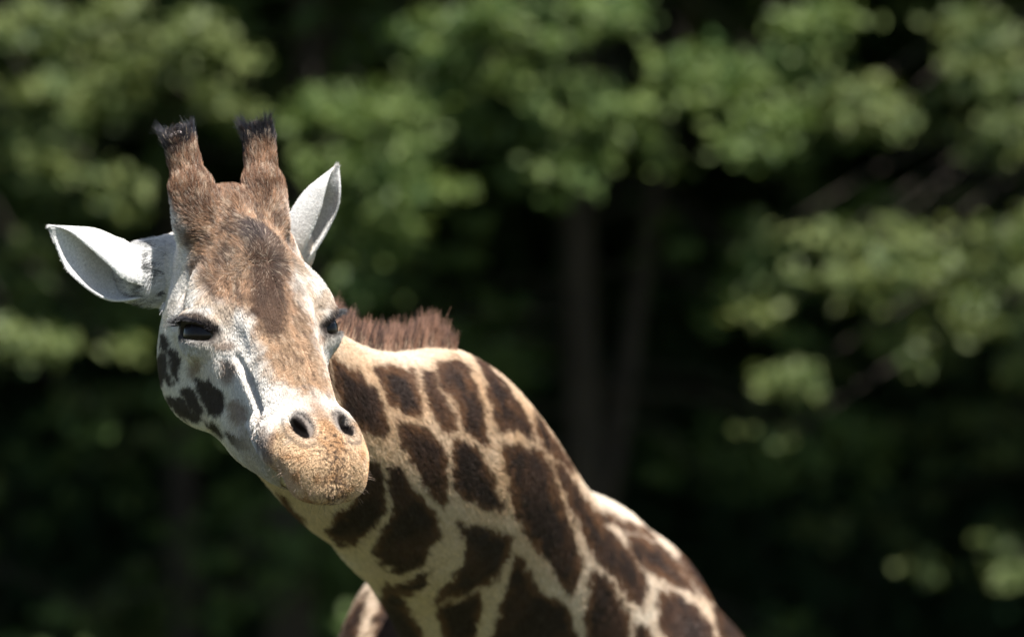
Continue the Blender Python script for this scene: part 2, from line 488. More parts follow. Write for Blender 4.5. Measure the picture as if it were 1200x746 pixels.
for (hx, hy, hz) in ((.06, 12.28, 1.9), (.42, 12.23, 1.9)):
    limb([(hx, hy, hz), (hx, hy - .06, 1.5), (hx, hy + .12, 1.08), (hx, hy + .12, .95), (hx, hy + .06, .5), (hx, hy + .03, .2), (hx, hy - .02, .08)],
         [.2, .15, .08, .075, .05, .055, .062], 40)
    limb([(hx, hy - .01, .12), (hx, hy - .04, .0)], [.07, .095], 6, .01)
# --- head
he((0, -.10, -.005), (.067, .11, .085), .02)                # cranium
he((0, -.025, .022), (.072, .10, .056), .035)                # forehead
he((.024, -.135, .026), (.038, .055, .050), .035)            # skull under the horns
he((0, -.160, .050), (.050, .042, .050), .03)               # crest between the horns
he((.004, -.058, .056), (.026, .046, .030), .035)           # median knob
he((.052, -.070, -.032), (.026, .085, .050), .03)           # temple
he((.074, .014, -.014), (.034, .056, .036), .035)           # orbit
he((.072, -.008, .022), (.022, .044, .014), .035, rot=frame((.30, 1, -.25), (0, 0, 1)))   # brow
hchain((0, -.02, -.01), (0, .15, -.022), (.076, .070), (.048, .052), 9, .03)
hchain((0, .15, -.022), (0, .30, -.036), (.048, .052), (.044, .043), 9, .03)
hchain((0, -.06, -.098), (0, .12, -.104), (.068, .094), (.052, .060), 9, .03)
hchain((0, .12, -.104), (0, .27, -.076), (.052, .060), (.038, .028), 9, .03)
he((.067, -.058, -.108), (.032, .082, .090), .04)           # jaw muscle
he((.074, .010, -.095), (.020, .080, .066), .04)            # cheek
he((.060, .050, -.045), (.018, .080, .018), .03, rot=frame((-.2, 1, -.1), (0, 0, 1)))    # cheek bone
hchain((.032, .03, .034), (.024, .20, .010), (.012, .012), (.011, .010), 8, .022)        # nasal edges
he((0, .312, -.020), (.050, .056, .038), .03)               # muzzle
he((.020, .333, -.026), (.042, .050, .039), .02)           # upper lip pads
he((.015, .362, -.050), (.036, .026, .020), .022)
he((.055, .268, -.034), (.018, .052, .029), .014)            # lip side
he((0, .272, -.082), (.036, .056, .020), .010)              # lower lip and chin
he((.031, .306, .002), (.024, .040, .019), .010, rot=frame((.05, 1, -.15), (.45, 0, 1)))  # nostril swelling
he((.078, .085, .022), (.016, .045, .012), .022, 'sub', rot=frame((-.25, 1, -.1), (.6, 0, .8)))   # hollow before the eye
# horns
hchain((.048, -.136, .052), (.055, -.190, .100), (.024, .028), (.0155, .017), 9, .022)
hchain((.055, -.190, .100), (.0605, -.236, .138), (.0155, .017), (.0135, .0135), 9, .010)
he((.061, -.239, .141), (.0165, .0165, .0150), .008)
# ear roots
limb([pxw(245, 308, 9.63), pxw(208, 317, 9.60), pxw(184, 320, 9.575), pxw(160, 321, 9.555)], [.055, .046, .040, .026], 14, .03, HEAD_PRIMS)
limb([pxw(315, 292, 9.73), pxw(346, 288, 9.71)], [.045, .034], 6, .03, HEAD_PRIMS)
# mouth line, nostrils, eye openings
for s in (-1, 1):
    a, b = np.array((s * .056, .212, -.052)), np.array((s * .018, .376, -.070))
    for t in np.linspace(0, 1, 22):
        c = a + (b - a) * t + np.array((s * .017 * math.sin(t * 3.14), 0, 0))
        he(c, (.016, .012, .0046), .004, 'sub', both=False)
    nf = frame((s * -.22, 1, -.1), (s * .40, 0, 1))
    he((s * .0300, .311, .024), (.0140, .031, .0110), .008, 'sub', rot=nf, both=False)          # nostril bowl
    he((s * .0335, .312, .006), (.0082, .0250, .034), .004, 'sub', rot=nf, both=False)          # slit
    # crease from the cheek to the mouth corner
    CP = catmull([(.0619, .1116, .0006), (.0584, .1566, -.0014), (.0555, .1983, -.0096), (.0584, .2376, -.0188), (.0650, .2600, -.0369)], 70)
    for q, c in enumerate(CP):
        dpt = .0065 * math.sin(math.pi * (.12 + .80 * q / 69))
        he((s * c[0], c[1], c[2]), (dpt * .9, .008, .0036), .007, 'sub', both=False)
he(EYE_C, (.0375, .0375, .0375), .012)                          # lids
he(EYE_C + EYE_AX[:, 0] * (.015 * LOWER) + EYE_AX[:, 2] * .022, (.010, .036, .0165), .008, rot=EYE_AX)   # heavy upper lid
he(EYE_C + EYE_AX[:, 2] * .036 - EYE_AX[:, 0] * (.0045 * LOWER), (.0112, .045, .024), .003, 'sub', rot=EYE_AX)


# --- surface nets on the stretched grid
def surface_nets():
    ins = F < 0
    s = np.zeros(tuple(n - 1 for n in F.shape), np.uint8)
    for dx in (0, 1):
        for dy in (0, 1):
            for dz in (0, 1):
                s += ins[dx:dx + s.shape[0], dy:dy + s.shape[1], dz:dz + s.shape[2]]
    cells = np.argwhere((s > 0) & (s < 8))
    idx = np.full(s.shape, -1, np.int32)
    ci, cj, ck = cells.T
    idx[ci, cj, ck] = np.arange(len(cells))
    vs = np.stack([F[ci + dx, cj + dy, ck + dz] for dx in (0, 1) for dy in (0, 1) for dz in (0, 1)], 1)
    cs = np.array([(dx, dy, dz) for dx in (0, 1) for dy in (0, 1) for dz in (0, 1)])
    acc = np.zeros((len(cells), 3)); cnt = np.zeros(len(cells))
    for a in range(8):
        for b in range(a + 1, 8):
            if abs(cs[a] - cs[b]).sum() != 1: continue
            va, vb = vs[:, a], vs[:, b]
            m = (va < 0) != (vb < 0)
            t = np.where(m, va / np.where(m, va - vb, 1), 0)
            acc += np.where(m[:, None], cs[a] + (cs[b] - cs[a]) * t[:, None], 0); cnt += m
    p = acc / cnt[:, None]
    G = []
    for g, c, ax in ((GX, ci, 0), (GY, cj, 1), (GZ, ck, 2)):
        G.append(g[c] + (g[c + 1] - g[c]) * p[:, ax])
    V = np.stack(G, 1)
    faces = []
    for ax in range(3):
        sl0 = [slice(1, -1)] * 3; sl1 = [slice(1, -1)] * 3
        sl0[ax] = slice(0, -1); sl1[ax] = slice(1, None)
        a, b = ins[tuple(sl0)], ins[tuple(sl1)]
        for flip, m in ((False, a & ~b), (True, ~a & b)):
            e = np.argwhere(m)
            off = np.ones(3, int); off[ax] = 0
            e = e + off
            o1 = np.zeros(3, int); o1[(ax + 1) % 3] = 1
            o2 = np.zeros(3, int); o2[(ax + 2) % 3] = 1
            q = [e - o1 - o2, e - o2, e, e - o1]
            q = np.stack([idx[tuple(x.T)] for x in q], 1)
            faces.append(q[:, ::-1] if flip else q)
    Fc = np.vstack(faces)
    Fc = Fc[(Fc >= 0).all(1)]
    return V, Fc


BV, BF = surface_nets()
del F


def smooth(V, Fc, it, lam):
    E = np.vstack([Fc[:, [0, 1]], Fc[:, [1, 2]], Fc[:, [2, 3]], Fc[:, [3, 0]]])
    n = len(V)
    deg = np.bincount(E.ravel(), minlength=n)[:, None]
    for l in ([lam, -lam * 1.04] * it):
        acc = np.stack([np.bincount(E[:, 0], V[E[:, 1], j], n) + np.bincount(E[:, 1], V[E[:, 0], j], n) for j in range(3)], 1)
        V = V + l * (acc / np.maximum(deg, 1) - V)
    return V


BV = smooth(BV, BF, 3, .5)
BV[:, 2] = np.maximum(BV[:, 2], 0.0)


def vert_normals(V, Fc):
    n = np.cross(V[Fc[:, 2]] - V[Fc[:, 0]], V[Fc[:, 3]] - V[Fc[:, 1]])
    N = np.zeros_like(V)
    for j in range(4):
        for a in range(3):
            N[:, a] += np.bincount(Fc[:, j], n[:, a], len(V))
    return N / (np.linalg.norm(N, axis=1)[:, None] + 1e-12)


# --- ears: cupped leaves, a C-shaped section swept along a spine
def ear(spine, depth, half, sides, th0, th1, flat, e1hint, n=36, m=30, thick=.0055):
    sp = catmull([pxw(a, b, d) for (a, b), d in zip(spine, depth)], n)
    hw = catmull(np.array(half, float)[:, None], n)[:, 0]
    a0 = catmull(np.array(th0, float)[:, None], n)[:, 0]; a1 = catmull(np.array(th1, float)[:, None], n)[:, 0]
    fl = catmull(np.array(flat, float)[:, None], n)[:, 0]
    T = np.gradient(sp, axis=0)
    out = np.zeros((n, m, 3))
    for i in range(n):
        t = T[i] / np.linalg.norm(T[i])
        e1 = np.array(e1hint, float); e1 -= t * (e1 @ t); e1 /= np.linalg.norm(e1)
        e2 = np.cross(t, e1)
        if e2[1] > 0: e2 = -e2
        th = np.radians(np.linspace(a0[i], a1[i], m))
        w = hw[i] * KP * 9.5
        out[i] = sp[i] + np.cos(th)[:, None] * w * e1 + np.sin(th)[:, None] * w * fl[i] * e2
    gu = np.gradient(out, axis=0); gv = np.gradient(out, axis=1)
    nn = np.cross(gu, gv); nn /= np.linalg.norm(nn, axis=2)[:, :, None] + 1e-9
    inward = (sp[:, None] - out)
    sg = np.sign((nn * inward).sum(2).sum())
    tk = thick * (.55 + .45 * np.sin(np.linspace(0.15, 3.0, m)))[None, :, None]
    inner = out + nn * sg * tk
    V = np.vstack([out.reshape(-1, 3), inner.reshape(-1, 3)])
    q = []
    o = n * m
    for i in range(n - 1):
        for j in range(m - 1):
            a, b, c, d = i * m + j, i * m + j + 1, (i + 1) * m + j + 1, (i + 1) * m + j
            q.append((a, b, c, d)); q.append((o + d, o + c, o + b, o + a))
        for j in (0, m - 1):
            a, d = i * m + j, (i + 1) * m + j
            q.append((a, d, o + d, o + a) if j == 0 else (d, a, o + a, o + d))
    for j in range(m - 1):
        a, b = (n - 1) * m + j, (n - 1) * m + j + 1
        q.append((a, b, o + b, o + a))
    Q = np.array(q)
    if sg > 0: Q = Q[:, ::-1]
    return V, Q


EAR_L = ear([(212, 318), (188, 320), (160, 320), (130, 314), (95, 292), (57, 265)], [9.60, 9.57, 9.54, 9.52, 9.50, 9.50],
            [24, 27, 32, 38, 30, 1.5], None, [140, 135, 125, 105, 80, 25], [-235, -215, -190, -178, -172, -170], [.9, .8, .7, .6, .5, .5], (-.35, 0, 1))
EAR_R = ear([(343, 296), (354, 276), (364, 256), (376, 235), (386, 216), (396, 193)], [9.70, 9.69, 9.68, 9.67, 9.66, 9.66],
            [22, 24, 25, 23, 15, 1.5], None, [120, 115, 110, 100, 80, 40], [-215, -200, -185, -178, -172, -170], [.8, .8, .7, .6, .5, .5], (-1, 0, .45))
# ------------------------------------------------------------------ giraffe: coat pattern with some painted shade and sheen, fixed to the skin
def chart(P):
    d = P[:, 1] * KP
    return np.stack([600 + P[:, 0] / d, 373 - (P[:, 2] - CAM_Z) / d], 1)


def scaled(ox, oy, sc, polys):
    return [np.array([(ox + x / sc, oy + y / sc) for x, y in p]) for p in polys]


NECK_PATCHES = scaled(360, 370, 1.983, [
    [(18, 80), (36, 92), (58, 172), (44, 158), (25, 120)],
    [(48, 92), (75, 100), (115, 130), (150, 170), (178, 225), (180, 262), (160, 280), (135, 268), (105, 240), (82, 215), (70, 170), (55, 120)],
    [(150, 118), (190, 119), (236, 126), (252, 165), (262, 205), (250, 225), (225, 222), (190, 200), (170, 165)],
    [(258, 128), (284, 132), (305, 180), (328, 215), (340, 262), (318, 268), (295, 240), (280, 205), (268, 165)],
    [(288, 118), (330, 100), (364, 118), (385, 165), (405, 210), (415, 275), (412, 300), (385, 285), (360, 255), (345, 215), (325, 180), (300, 150)],
    [(205, 240), (240, 245), (275, 265), (305, 300), (318, 350), (320, 420), (308, 437), (285, 405), (265, 370), (235, 330), (212, 285)],
    [(332, 290), (355, 285), (385, 305), (412, 345), (435, 400), (455, 440), (445, 450), (400, 435), (360, 420), (340, 395), (338, 340)],
    [(135, 335), (160, 335), (178, 390), (182, 430), (150, 490), (110, 525), (70, 525), (45, 500), (60, 465), (100, 435), (125, 395)],
    [(190, 345), (215, 350), (240, 395), (270, 425), (298, 470), (302, 510), (280, 540), (270, 575), (225, 592), (180, 575), (150, 545), (165, 505), (195, 465), (200, 420), (188, 380)],
    [(345, 480), (385, 490), (440, 495), (470, 510), (465, 550), (440, 600), (400, 625), (350, 640), (300, 660), (310, 630), (350, 590), (372, 545), (365, 510)],
    [(195, 620), (240, 610), (285, 590), (270, 620), (235, 645), (205, 640)],
    [(300, 670), (350, 655), (400, 640), (400, 690), (380, 760), (320, 760), (310, 700)],
    [(-70, 405), (-50, 420), (-10, 480), (-20, 490), (-55, 450)],
    [(180, 612), (215, 650), (250, 700), (275, 760), (150, 760), (165, 690)],
    [(70, 780), (95, 700), (125, 662), (142, 640), (128, 690), (112, 760)],
]) + scaled(560, 420, 2.288, [
    [(-14, -6), (15, 5), (55, 60), (100, 120), (140, 185), (138, 212), (85, 180), (52, 190), (35, 140), (15, 60)],
    [(60, 225), (110, 230), (170, 245), (190, 290), (215, 370), (245, 450), (270, 520), (265, 580), (245, 625), (215, 590), (190, 540), (150, 500), (115, 450), (95, 390), (75, 300)],
    [(190, 265), (225, 290), (260, 350), (300, 400), (350, 460), (400, 510), (440, 570), (450, 620), (440, 660), (415, 650), (385, 610), (350, 570), (310, 530), (285, 480), (255, 420), (225, 340)],
    [(140, 140), (175, 190), (230, 250), (255, 300), (240, 290), (200, 255), (165, 222)],
    [(390, 470), (430, 475), (490, 505), (540, 555), (590, 640), (550, 620), (490, 590), (440, 550), (400, 500)],
    [(525, 512), (570, 535), (630, 590), (665, 650), (640, 660), (600, 625), (560, 575)],
    [(305, 400), (380, 435), (460, 465), (470, 480), (380, 450), (325, 425)],
    [(305, 565), (335, 580), (370, 630), (395, 680), (405, 800), (310, 800), (285, 690), (290, 640)],
    [(480, 615), (520, 625), (580, 660), (620, 720), (650, 800), (520, 800), (482, 690)],
    [(420, 710), (450, 715), (490, 800), (415, 800)],
    [(625, 645), (670, 670), (730, 760), (720, 800), (670, 800), (640, 710)],
    [(100, 520), (130, 560), (160, 620), (225, 650), (250, 700), (275, 800), (20, 800), (55, 690), (80, 600)],
])
FACE_SPOTS = scaled(170, 320, 4.6625, [
    [(98, 335), (120, 338), (134, 380), (127, 425), (105, 405)],
    [(140, 405), (165, 410), (190, 470), (192, 520), (178, 565), (160, 540), (145, 480)],
    [(60, 470), (105, 425), (132, 480), (120, 560), (98, 590), (60, 600)],
    [(122, 535), (146, 548), (150, 595), (128, 585)],
    [(290, 580), (340, 575), (390, 610), (432, 660), (437, 710), (405, 755), (360, 755), (330, 690), (305, 630)],
    [(210, 630), (245, 615), (280, 640), (300, 690), (320, 755), (295, 760), (240, 700), (215, 665)],
    [(118, 668), (180, 672), (240, 712), (300, 770), (310, 800), (250, 800), (170, 740), (125, 700)],
]) + scaled(160, 330, 2.663, [
    [(283, 468), (320, 478), (348, 505), (332, 514), (298, 497)],
    [(225, 433), (247, 443), (270, 478), (245, 467)],
])
TAN_SPOTS = scaled(170, 320, 4.6625, [
    [(410, 470), (470, 460), (500, 500), (480, 560), (440, 590), (415, 550)],
    [(245, 485), (300, 490), (295, 545), (275, 580), (255, 540)],
    [(370, 370), (430, 350), (500, 370), (510, 400), (450, 415), (390, 400)],
]) + scaled(160, 330, 2.663, [
    [(288, 370), (315, 353), (347, 385), (347, 422), (310, 438), (290, 412)],
])
CROWN = np.array([(190, 150), (190, 200), (212, 240), (216, 270), (226, 292), (230, 318), (246, 340), (270, 350), (290, 366), (300, 395), (308, 428),
                  (322, 446), (340, 455), (362, 458), (386, 466), (382, 430), (371, 395), (360, 362), (350, 345), (342, 322), (346, 305), (338, 265), (332, 232), (326, 150)], float)
STRIPE = np.array([(294, 275), (318, 278), (326, 318), (326, 345), (331, 385), (318, 394), (300, 368), (294, 340), (299, 318)], float)


def poly_sd(q, poly):
    """signed distance to a closed polygon, negative inside; far points get a large value"""
    out = np.full(len(q), 60.0)
    lo, hi = poly.min(0) - 40, poly.max(0) + 40
    m = ((q > lo) & (q < hi)).all(1)
    p = q[m]
    if not len(p): return out
    d2 = np.full(len(p), 1e9); ins = np.zeros(len(p), bool)
    for a, b in zip(poly, np.roll(poly, -1, 0)):
        e = b - a; w = p - a
        t = np.clip((w @ e) / (e @ e), 0, 1)
        d2 = np.minimum(d2, ((w - t[:, None] * e) ** 2).sum(1))
        c = (a[1] > p[:, 1]) != (b[1] > p[:, 1])
        ins ^= c & (p[:, 0] < (b[0] - a[0]) * (p[:, 1] - a[1]) / (b[1] - a[1] + 1e-12) + a[0])
    d = np.sqrt(d2)
    out[m] = np.where(ins, -d, d)
    return out


def polys_sd(q, polys):
    out = np.full(len(q), 60.0)
    for p in polys:
        out = np.minimum(out, poly_sd(q, p))
    return out


def voronoi_gap(P, cell=.21):
    """distance to the second nearest minus the nearest of jittered patch centres, for the sides the photo does not show"""
    q = P / cell
    i = np.floor(q).astype(int)
    d1 = np.full(len(P), 9.0); d2 = np.full(len(P), 9.0)
    for a in (-1, 0, 1):
        for b in (-1, 0, 1):
            for c in (-1, 0, 1):
                k = i + np.array((a, b, c)); w = k & 63
                p = k + .5 + .7 * (np.stack([_NT[w[:, 0], w[:, 1], w[:, 2]], _NT[w[:, 1], w[:, 2], w[:, 0]], _NT[w[:, 2], w[:, 0], w[:, 1]]], 1) - .5)
                d = np.sqrt(((q - p) ** 2).sum(1))
                d2 = np.minimum(d2, np.maximum(d, d1)); d1 = np.minimum(d1, d)
    return (d2 - d1) * cell


def prim_d(P, prims):
    best = np.full(len(P), 9.0)
    for c, rad, M in prims:
        m = np.abs(P - c).max(1) < rad.max() + .12
        q = (P[m] - c) @ M
        k0 = np.sqrt(((q / rad) ** 2).sum(1)); k1 = np.sqrt(((q / rad ** 2) ** 2).sum(1)) + 1e-9
        best[m] = np.minimum(best[m], k0 * (k0 - 1) / k1)
    return best


NECK_PRIMS = [(NP[i], np.array((NR[i, 1], .06, NR[i, 0])), NF[i]) for i in range(6, 64, 2)]


def head_weight(P):
    w = np.zeros(len(P))
    m = (P[:, 1] < 10.1) & (P[:, 2] > 2.75)
    if m.any():
        dh, dn = prim_d(P[m], HEAD_PRIMS), prim_d(P[m], NECK_PRIMS)
        w[m] = sstep(-.008, .008, dn - dh)
    return w


def mix(a, b, t):
    return a * (1 - t[:, None]) + np.asarray(b, float) * t[:, None]


def pigment(P, N, soft=1.0):
    """linear colour of the coat at points P with normals N"""
    n = len(P)
    hw = head_weight(P)
    q = chart(P)
    view = np.array([0, 0, CAM_Z]) - P; view /= np.linalg.norm(view, axis=1)[:, None]
    facing = (N * view).sum(1)
    jit = np.stack([vnoise(P, 60) - .5, vnoise(P + 5, 60) - .5], 1) * 7 * soft + np.stack([vnoise(P, 240) - .5, vnoise(P + 3, 240) - .5], 1) * 5 * soft
    # ---- neck and trunk
    sd = polys_sd(q + jit, NECK_PATCHES)
    far = np.clip(sstep(-.02, -.12, facing) + sstep(775, 800, q[:, 1]), 0, 1)
    fm = far > 0
    if fm.any():
        sd[fm] = sd[fm] * (1 - far[fm]) + (.035 - voronoi_gap(P[fm])) / .0017 * far[fm]
    sd = sd - 1.9
    t = sstep(2.5, -2.5, sd)
    fur_sheen = vnoise(P, 420)
    base = np.tile(np.array((.64, .45, .285)), (n, 1))
    base = mix(base, (.74, .66, .55), np.clip(sstep(.35, .7, vnoise(P, 9, 2)) * .35 + sstep(10.15, 10.6, P[:, 1]) * .5 + sstep(.35, .9, N[:, 2]) * .4, 0, .9))  # paler on upward faces: toplight put into the coat colour
    base = mix(base, (.40, .24, .12), sstep(9, 2, sd) * .35)
    under = sstep(-.1, -.75, N[:, 2])
    base = mix(base, (.66, .58, .44), under * .5)
    edge = sstep(-12, -1, sd + (vnoise(P, 25) - .5) * 14)
    brown = mix(np.tile(np.array((.026, .014, .0095)), (n, 1)), (.15, .070, .030), edge * .85)
    brown = mix(brown, (.075, .036, .020), sstep(.42, .75, vnoise(P, 13, 3)) * .7)
    brown = mix(brown, (.085, .062, .05), sstep(.55, .85, fur_sheen) * .55)  # fur highlights painted into the dark patches
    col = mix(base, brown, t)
    # ---- head
    L = w2h(P)
    f, u = L[:, 1], L[:, 2]
    x = L[:, 0] - hbend(f)
    side = x > .02
    Lm = L.copy(); Lm[:, 0] = np.where(side, -np.abs(x), x) + hbend(f)
    qm = chart(h2w(Lm)) + jit * .7
    qd = q + jit
    white = np.tile(np.array((.72, .68, .62)), (n, 1))
    white = mix(white, (.55, .46, .36), sstep(.45, .75, vnoise(P, 28, 2)) * .45)
    hc = white
    browz = sstep(-.09, -.04, f) * sstep(.10, .04, f) * sstep(-.02, .015, u)
    hc = mix(hc, (.40, .285, .185), browz * sstep(.35, .65, vnoise(P, 34, 3)) * .75)
    tan = polys_sd(qm, TAN_SPOTS)
    hc = mix(hc, (.24, .16, .11), sstep(5, -4, tan) * .8)
    sp = polys_sd(qm, FACE_SPOTS)
    hc = mix(hc, (.030, .020, .016), sstep(5.0, -1.0, sp) * .97)
    cr = poly_sd(qd, CROWN)
    streak = vnoise(np.stack([x * 1.0, f * .22, u * .5], 1), 130, 2)
    brownf = mix(np.tile(np.array((.32, .19, .112)), (n, 1)), (.10, .058, .036), sstep(.36, .66, streak))
    brownf = mix(brownf, (.46, .33, .22), sstep(.55, .85, vnoise(P, 50, 2)) * .5 * sstep(-.1, .05, f))
    brownf = mix(brownf, (.20, .100, .055), sstep(-.09, -.17, f) * .7)
    brownf = mix(brownf, (.46, .31, .19), sstep(.02, .16, f) * .55)
    griz = vnoise(np.stack([x * 1.0, f * .30, u * .6], 1), 260, 2)
    brownf = mix(brownf, (.50, .38, .27), sstep(.58, .75, griz) * .55)
    brownf = mix(brownf, (.07, .04, .027), sstep(.42, .28, griz) * .55)
    st = poly_sd(qd, STRIPE)
    brownf = mix(brownf, (.050, .026, .016), sstep(10, -4, st + (vnoise(P, 45, 2) - .5) * 10) * .88)
    knob = np.sqrt(((x + .002) / .024) ** 2 + ((f + .062) / .036) ** 2)
    brownf = mix(brownf, (.05, .033, .030), sstep(1.15, .4, knob) * sstep(.02, .05, u) * .9)
    crn = poly_sd(qd, CROWN)
    hc = mix(hc, brownf, sstep(12, -10, crn + (vnoise(P, 40, 2) - .5) * 16) * sstep(-.35, .0, facing + (u > .08) * .4))
    # back of the skull and horns are brown all round
    back = sstep(.070, .085, u) * sstep(-.12, -.16, f)
    hc = mix(hc, brownf, back)
    tip = sstep(-.205, -.222, f - (vnoise(P, 90) - .5) * .02) * sstep(.09, .11, u)
    hc = mix(hc, (.012, .011, .014), tip)
    bald = np.sqrt(((L - np.array((-.0700, -.2400, .1540))) ** 2).sum(1))
    hc = mix(hc, (.55, .47, .44), sstep(.0150, .0115, bald))
    # muzzle
    mz = sstep(.285, .325, f - .25 * u + (vnoise(P, 40) - .5) * .05)
    mzc = mix(np.tile(np.array((.62, .43, .26)), (n, 1)), (.44, .25, .12), sstep(.42, .75, vnoise(P, 55, 3)))
    mzc = mix(mzc, (.62, .49, .36), sstep(.6, .8, vnoise(P + 2, 35, 2)) * .5)
    hc = mix(hc, mzc, mz)
    between = np.exp(-(x / .012) ** 2) * sstep(.24, .28, f)
    hc = mix(hc, (.34, .185, .085), between * .7 * (u > -.03))
    pep = sstep(.58, .66, vnoise(P, 330)) * np.exp(-((x + .0) / .030) ** 2) * sstep(.322, .340, f)
    hc = mix(hc, (.04, .022, .014), pep * .85)
    lipd = np.sqrt(((np.abs(x) - .062) / .022) ** 2 + ((f - .280) / .05) ** 2 + ((u + .028) / .034) ** 2)
    hc = mix(hc, (.17, .110, .075), sstep(1.1, .3, lipd + (vnoise(P, 75, 2) - .5) * 1.3) * .75)
    # nostrils: bare grey skin inside the rim, then painted rim light and shade
    nd = np.sqrt(((np.abs(x) - .030) / .0175) ** 2 + ((f - .311) / .032) ** 2)
    hc = mix(hc, (.15, .125, .11), sstep(1.15, .75, nd) * sstep(-.022, -.006, u) * .9)
    alar_shade = np.exp(-((nd - 1.28) / .10) ** 2) * sstep(.000, .010, np.abs(x) - .030 + (f - .311) * .35) * sstep(-.035, -.02, u)
    hc = mix(hc, (.60, .50, .40), np.exp(-((nd - 1.05) / .12) ** 2) * sstep(-.02, -.008, u) * .45)  # pale ring paints the light on the raised rim
    hc = mix(hc, (.09, .07, .06), alar_shade * .6)  # dark crescent paints the shade of a groove not modelled here
    ns = np.sqrt(((np.abs(x) - .0335) / .0108) ** 2 + ((f - .312) / .026) ** 2)
    hc = mix(hc, (.016, .012, .010), sstep(1.0, .8, ns) * sstep(-.030, -.012, u))  # slit painted near black for the shade inside it
    # lower lip, chin
    low = sstep(-.060, -.072, u) * sstep(.12, .2, f)
    hc = mix(hc, (.40, .33, .22), low * .8)
    ma, mb = np.array((.056, .212, -.052)), np.array((.018, .376, -.070))
    tm = np.clip((f - ma[1]) / (mb[1] - ma[1]), 0, 1)
    um = ma[2] + (mb[2] - ma[2]) * tm
    slit = np.exp(-((u - um) / .0055) ** 2) * sstep(.195, .215, f) * sstep(.380, .368, f)
    hc = mix(hc, (.045, .032, .024), np.clip(slit, 0, 1) * .85)  # shade between the lips painted as a dark mouth line
    # lids
    E = np.stack([np.abs(x), f, u], 1) - EYE_C
    ea, eb, ec = E @ EYE_AX[:, 0] * LOWER, E @ EYE_AX[:, 1], E @ EYE_AX[:, 2]
    rim = np.sqrt(((ea - .002) / .0200) ** 2 + (eb / .044) ** 2)
    near = sstep(.008, .02, ec)
    hc = mix(hc, (.03, .022, .018), sstep(1.18, .95, rim) * near)
    lid = np.exp(-((ea - .024) / .006) ** 2 - ((eb - .006) / .020) ** 2) * near
    hc = mix(hc, (.10, .065, .045), np.clip(lid, 0, 1) * .75)
    bag = np.exp(-((ea + .022) / .009) ** 2 - (eb / .026) ** 2) * near
    hc = mix(hc, (.42, .40, .37), np.clip(bag, 0, 1) * .7)
    col = col * (1 - hw[:, None]) + hc * hw[:, None]
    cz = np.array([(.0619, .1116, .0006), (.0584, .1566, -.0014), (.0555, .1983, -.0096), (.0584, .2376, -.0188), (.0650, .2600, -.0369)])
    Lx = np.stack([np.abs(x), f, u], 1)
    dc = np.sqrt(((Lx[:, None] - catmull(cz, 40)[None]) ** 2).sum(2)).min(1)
    col = mix(col, (.05, .042, .042), sstep(.0075, .003, dc) * hw * .75)  # crease shade deepened in the colour
    return np.clip(col, 0, 1)
# ------------------------------------------------------------------ giraffe: skin mesh, eyes, hair
def coat_material(name, attr, rough, spec, fur):
    m, nd, lk, b = new_mat(name)
    a = nd.new("ShaderNodeAttribute"); a.attribute_name = attr
    b.inputs["Roughness"].default_value = rough
    b.inputs["Specular IOR Level"].default_value = spec
    if not fur:
        tc = nd.new("ShaderNodeTexCoord")
        no = nd.new("ShaderNodeTexNoise"); no.inputs["Scale"].default_value = 320; no.inputs["Detail"].default_value = 3
        lk.new(tc.outputs["Object"], no.inputs["Vector"])
        mx = nd.new("ShaderNodeMix"); mx.data_type = 'RGBA'; mx.blend_type = 'MULTIPLY'
        rp = nd.new("ShaderNodeMapRange"); rp.inputs["From Min"].default_value = .3; rp.inputs["From Max"].default_value = .7
        rp.inputs["To Min"].default_value = .72; rp.inputs["To Max"].default_value = 1.15
        lk.new(no.outputs["Fac"], rp.inputs["Value"])
        mx.inputs["Factor"].default_value = 1
        lk.new(a.outputs["Color"], mx.inputs["A"]); lk.new(rp.outputs[0], mx.inputs["B"])
        lk.new(mx.outputs["Result"], b.inputs["Base Color"])
        bp = nd.new("ShaderNodeBump"); bp.inputs["Strength"].default_value = .35; bp.inputs["Distance"].default_value = .002
        lk.new(no.outputs["Fac"], bp.inputs["Height"]); lk.new(bp.outputs[0], b.inputs["Normal"])
    else:
        lk.new(a.outputs["Color"], b.inputs["Base Color"])
    return m


MAT_SKIN = coat_material("giraffe_hide", "tint", .7, .2, False)
MAT_FUR = coat_material("giraffe_fur", "tint", .55, .35, True)

giraffe = bpy.data.objects.new("giraffe", None)
giraffe.location = (.12, 11.5, 0)
link(giraffe)
tag(giraffe, "giraffe with dark brown patches lowering its head, ears out and mane upright", "giraffe")

BN = vert_normals(BV, BF)
body_col = pigment(BV, BN)
allV, allF, allC, allN = [BV], [BF], [body_col], [BN]
off = len(BV)
for V, Q in (EAR_L, EAR_R):
    N = vert_normals(V, Q)
    nv = len(V) // 2
    c = np.tile(np.array((.72, .71, .68)), (len(V), 1))
    c = mix(c, (.42, .40, .38), sstep(.45, .8, vnoise(V, 40, 2)) * .35)
    c[nv:] = mix(c[nv:], (.50, .49, .47), np.full(nv, .5))  # inner faces greyer: shade inside the cup put into the colour
    allV.append(V); allF.append(Q + off); allC.append(c); allN.append(N); off += len(V)
SV, SF, SC, SN = np.vstack(allV), np.vstack(allF), np.vstack(allC), np.vstack(allN)
body = mesh_obj("body", SV, SF, MAT_SKIN, giraffe)
at = body.data.color_attributes.new("tint", 'FLOAT_COLOR', 'POINT')
at.data.foreach_set("color", np.hstack([SC, np.ones((len(SC), 1))]).astype(np.float32).ravel())


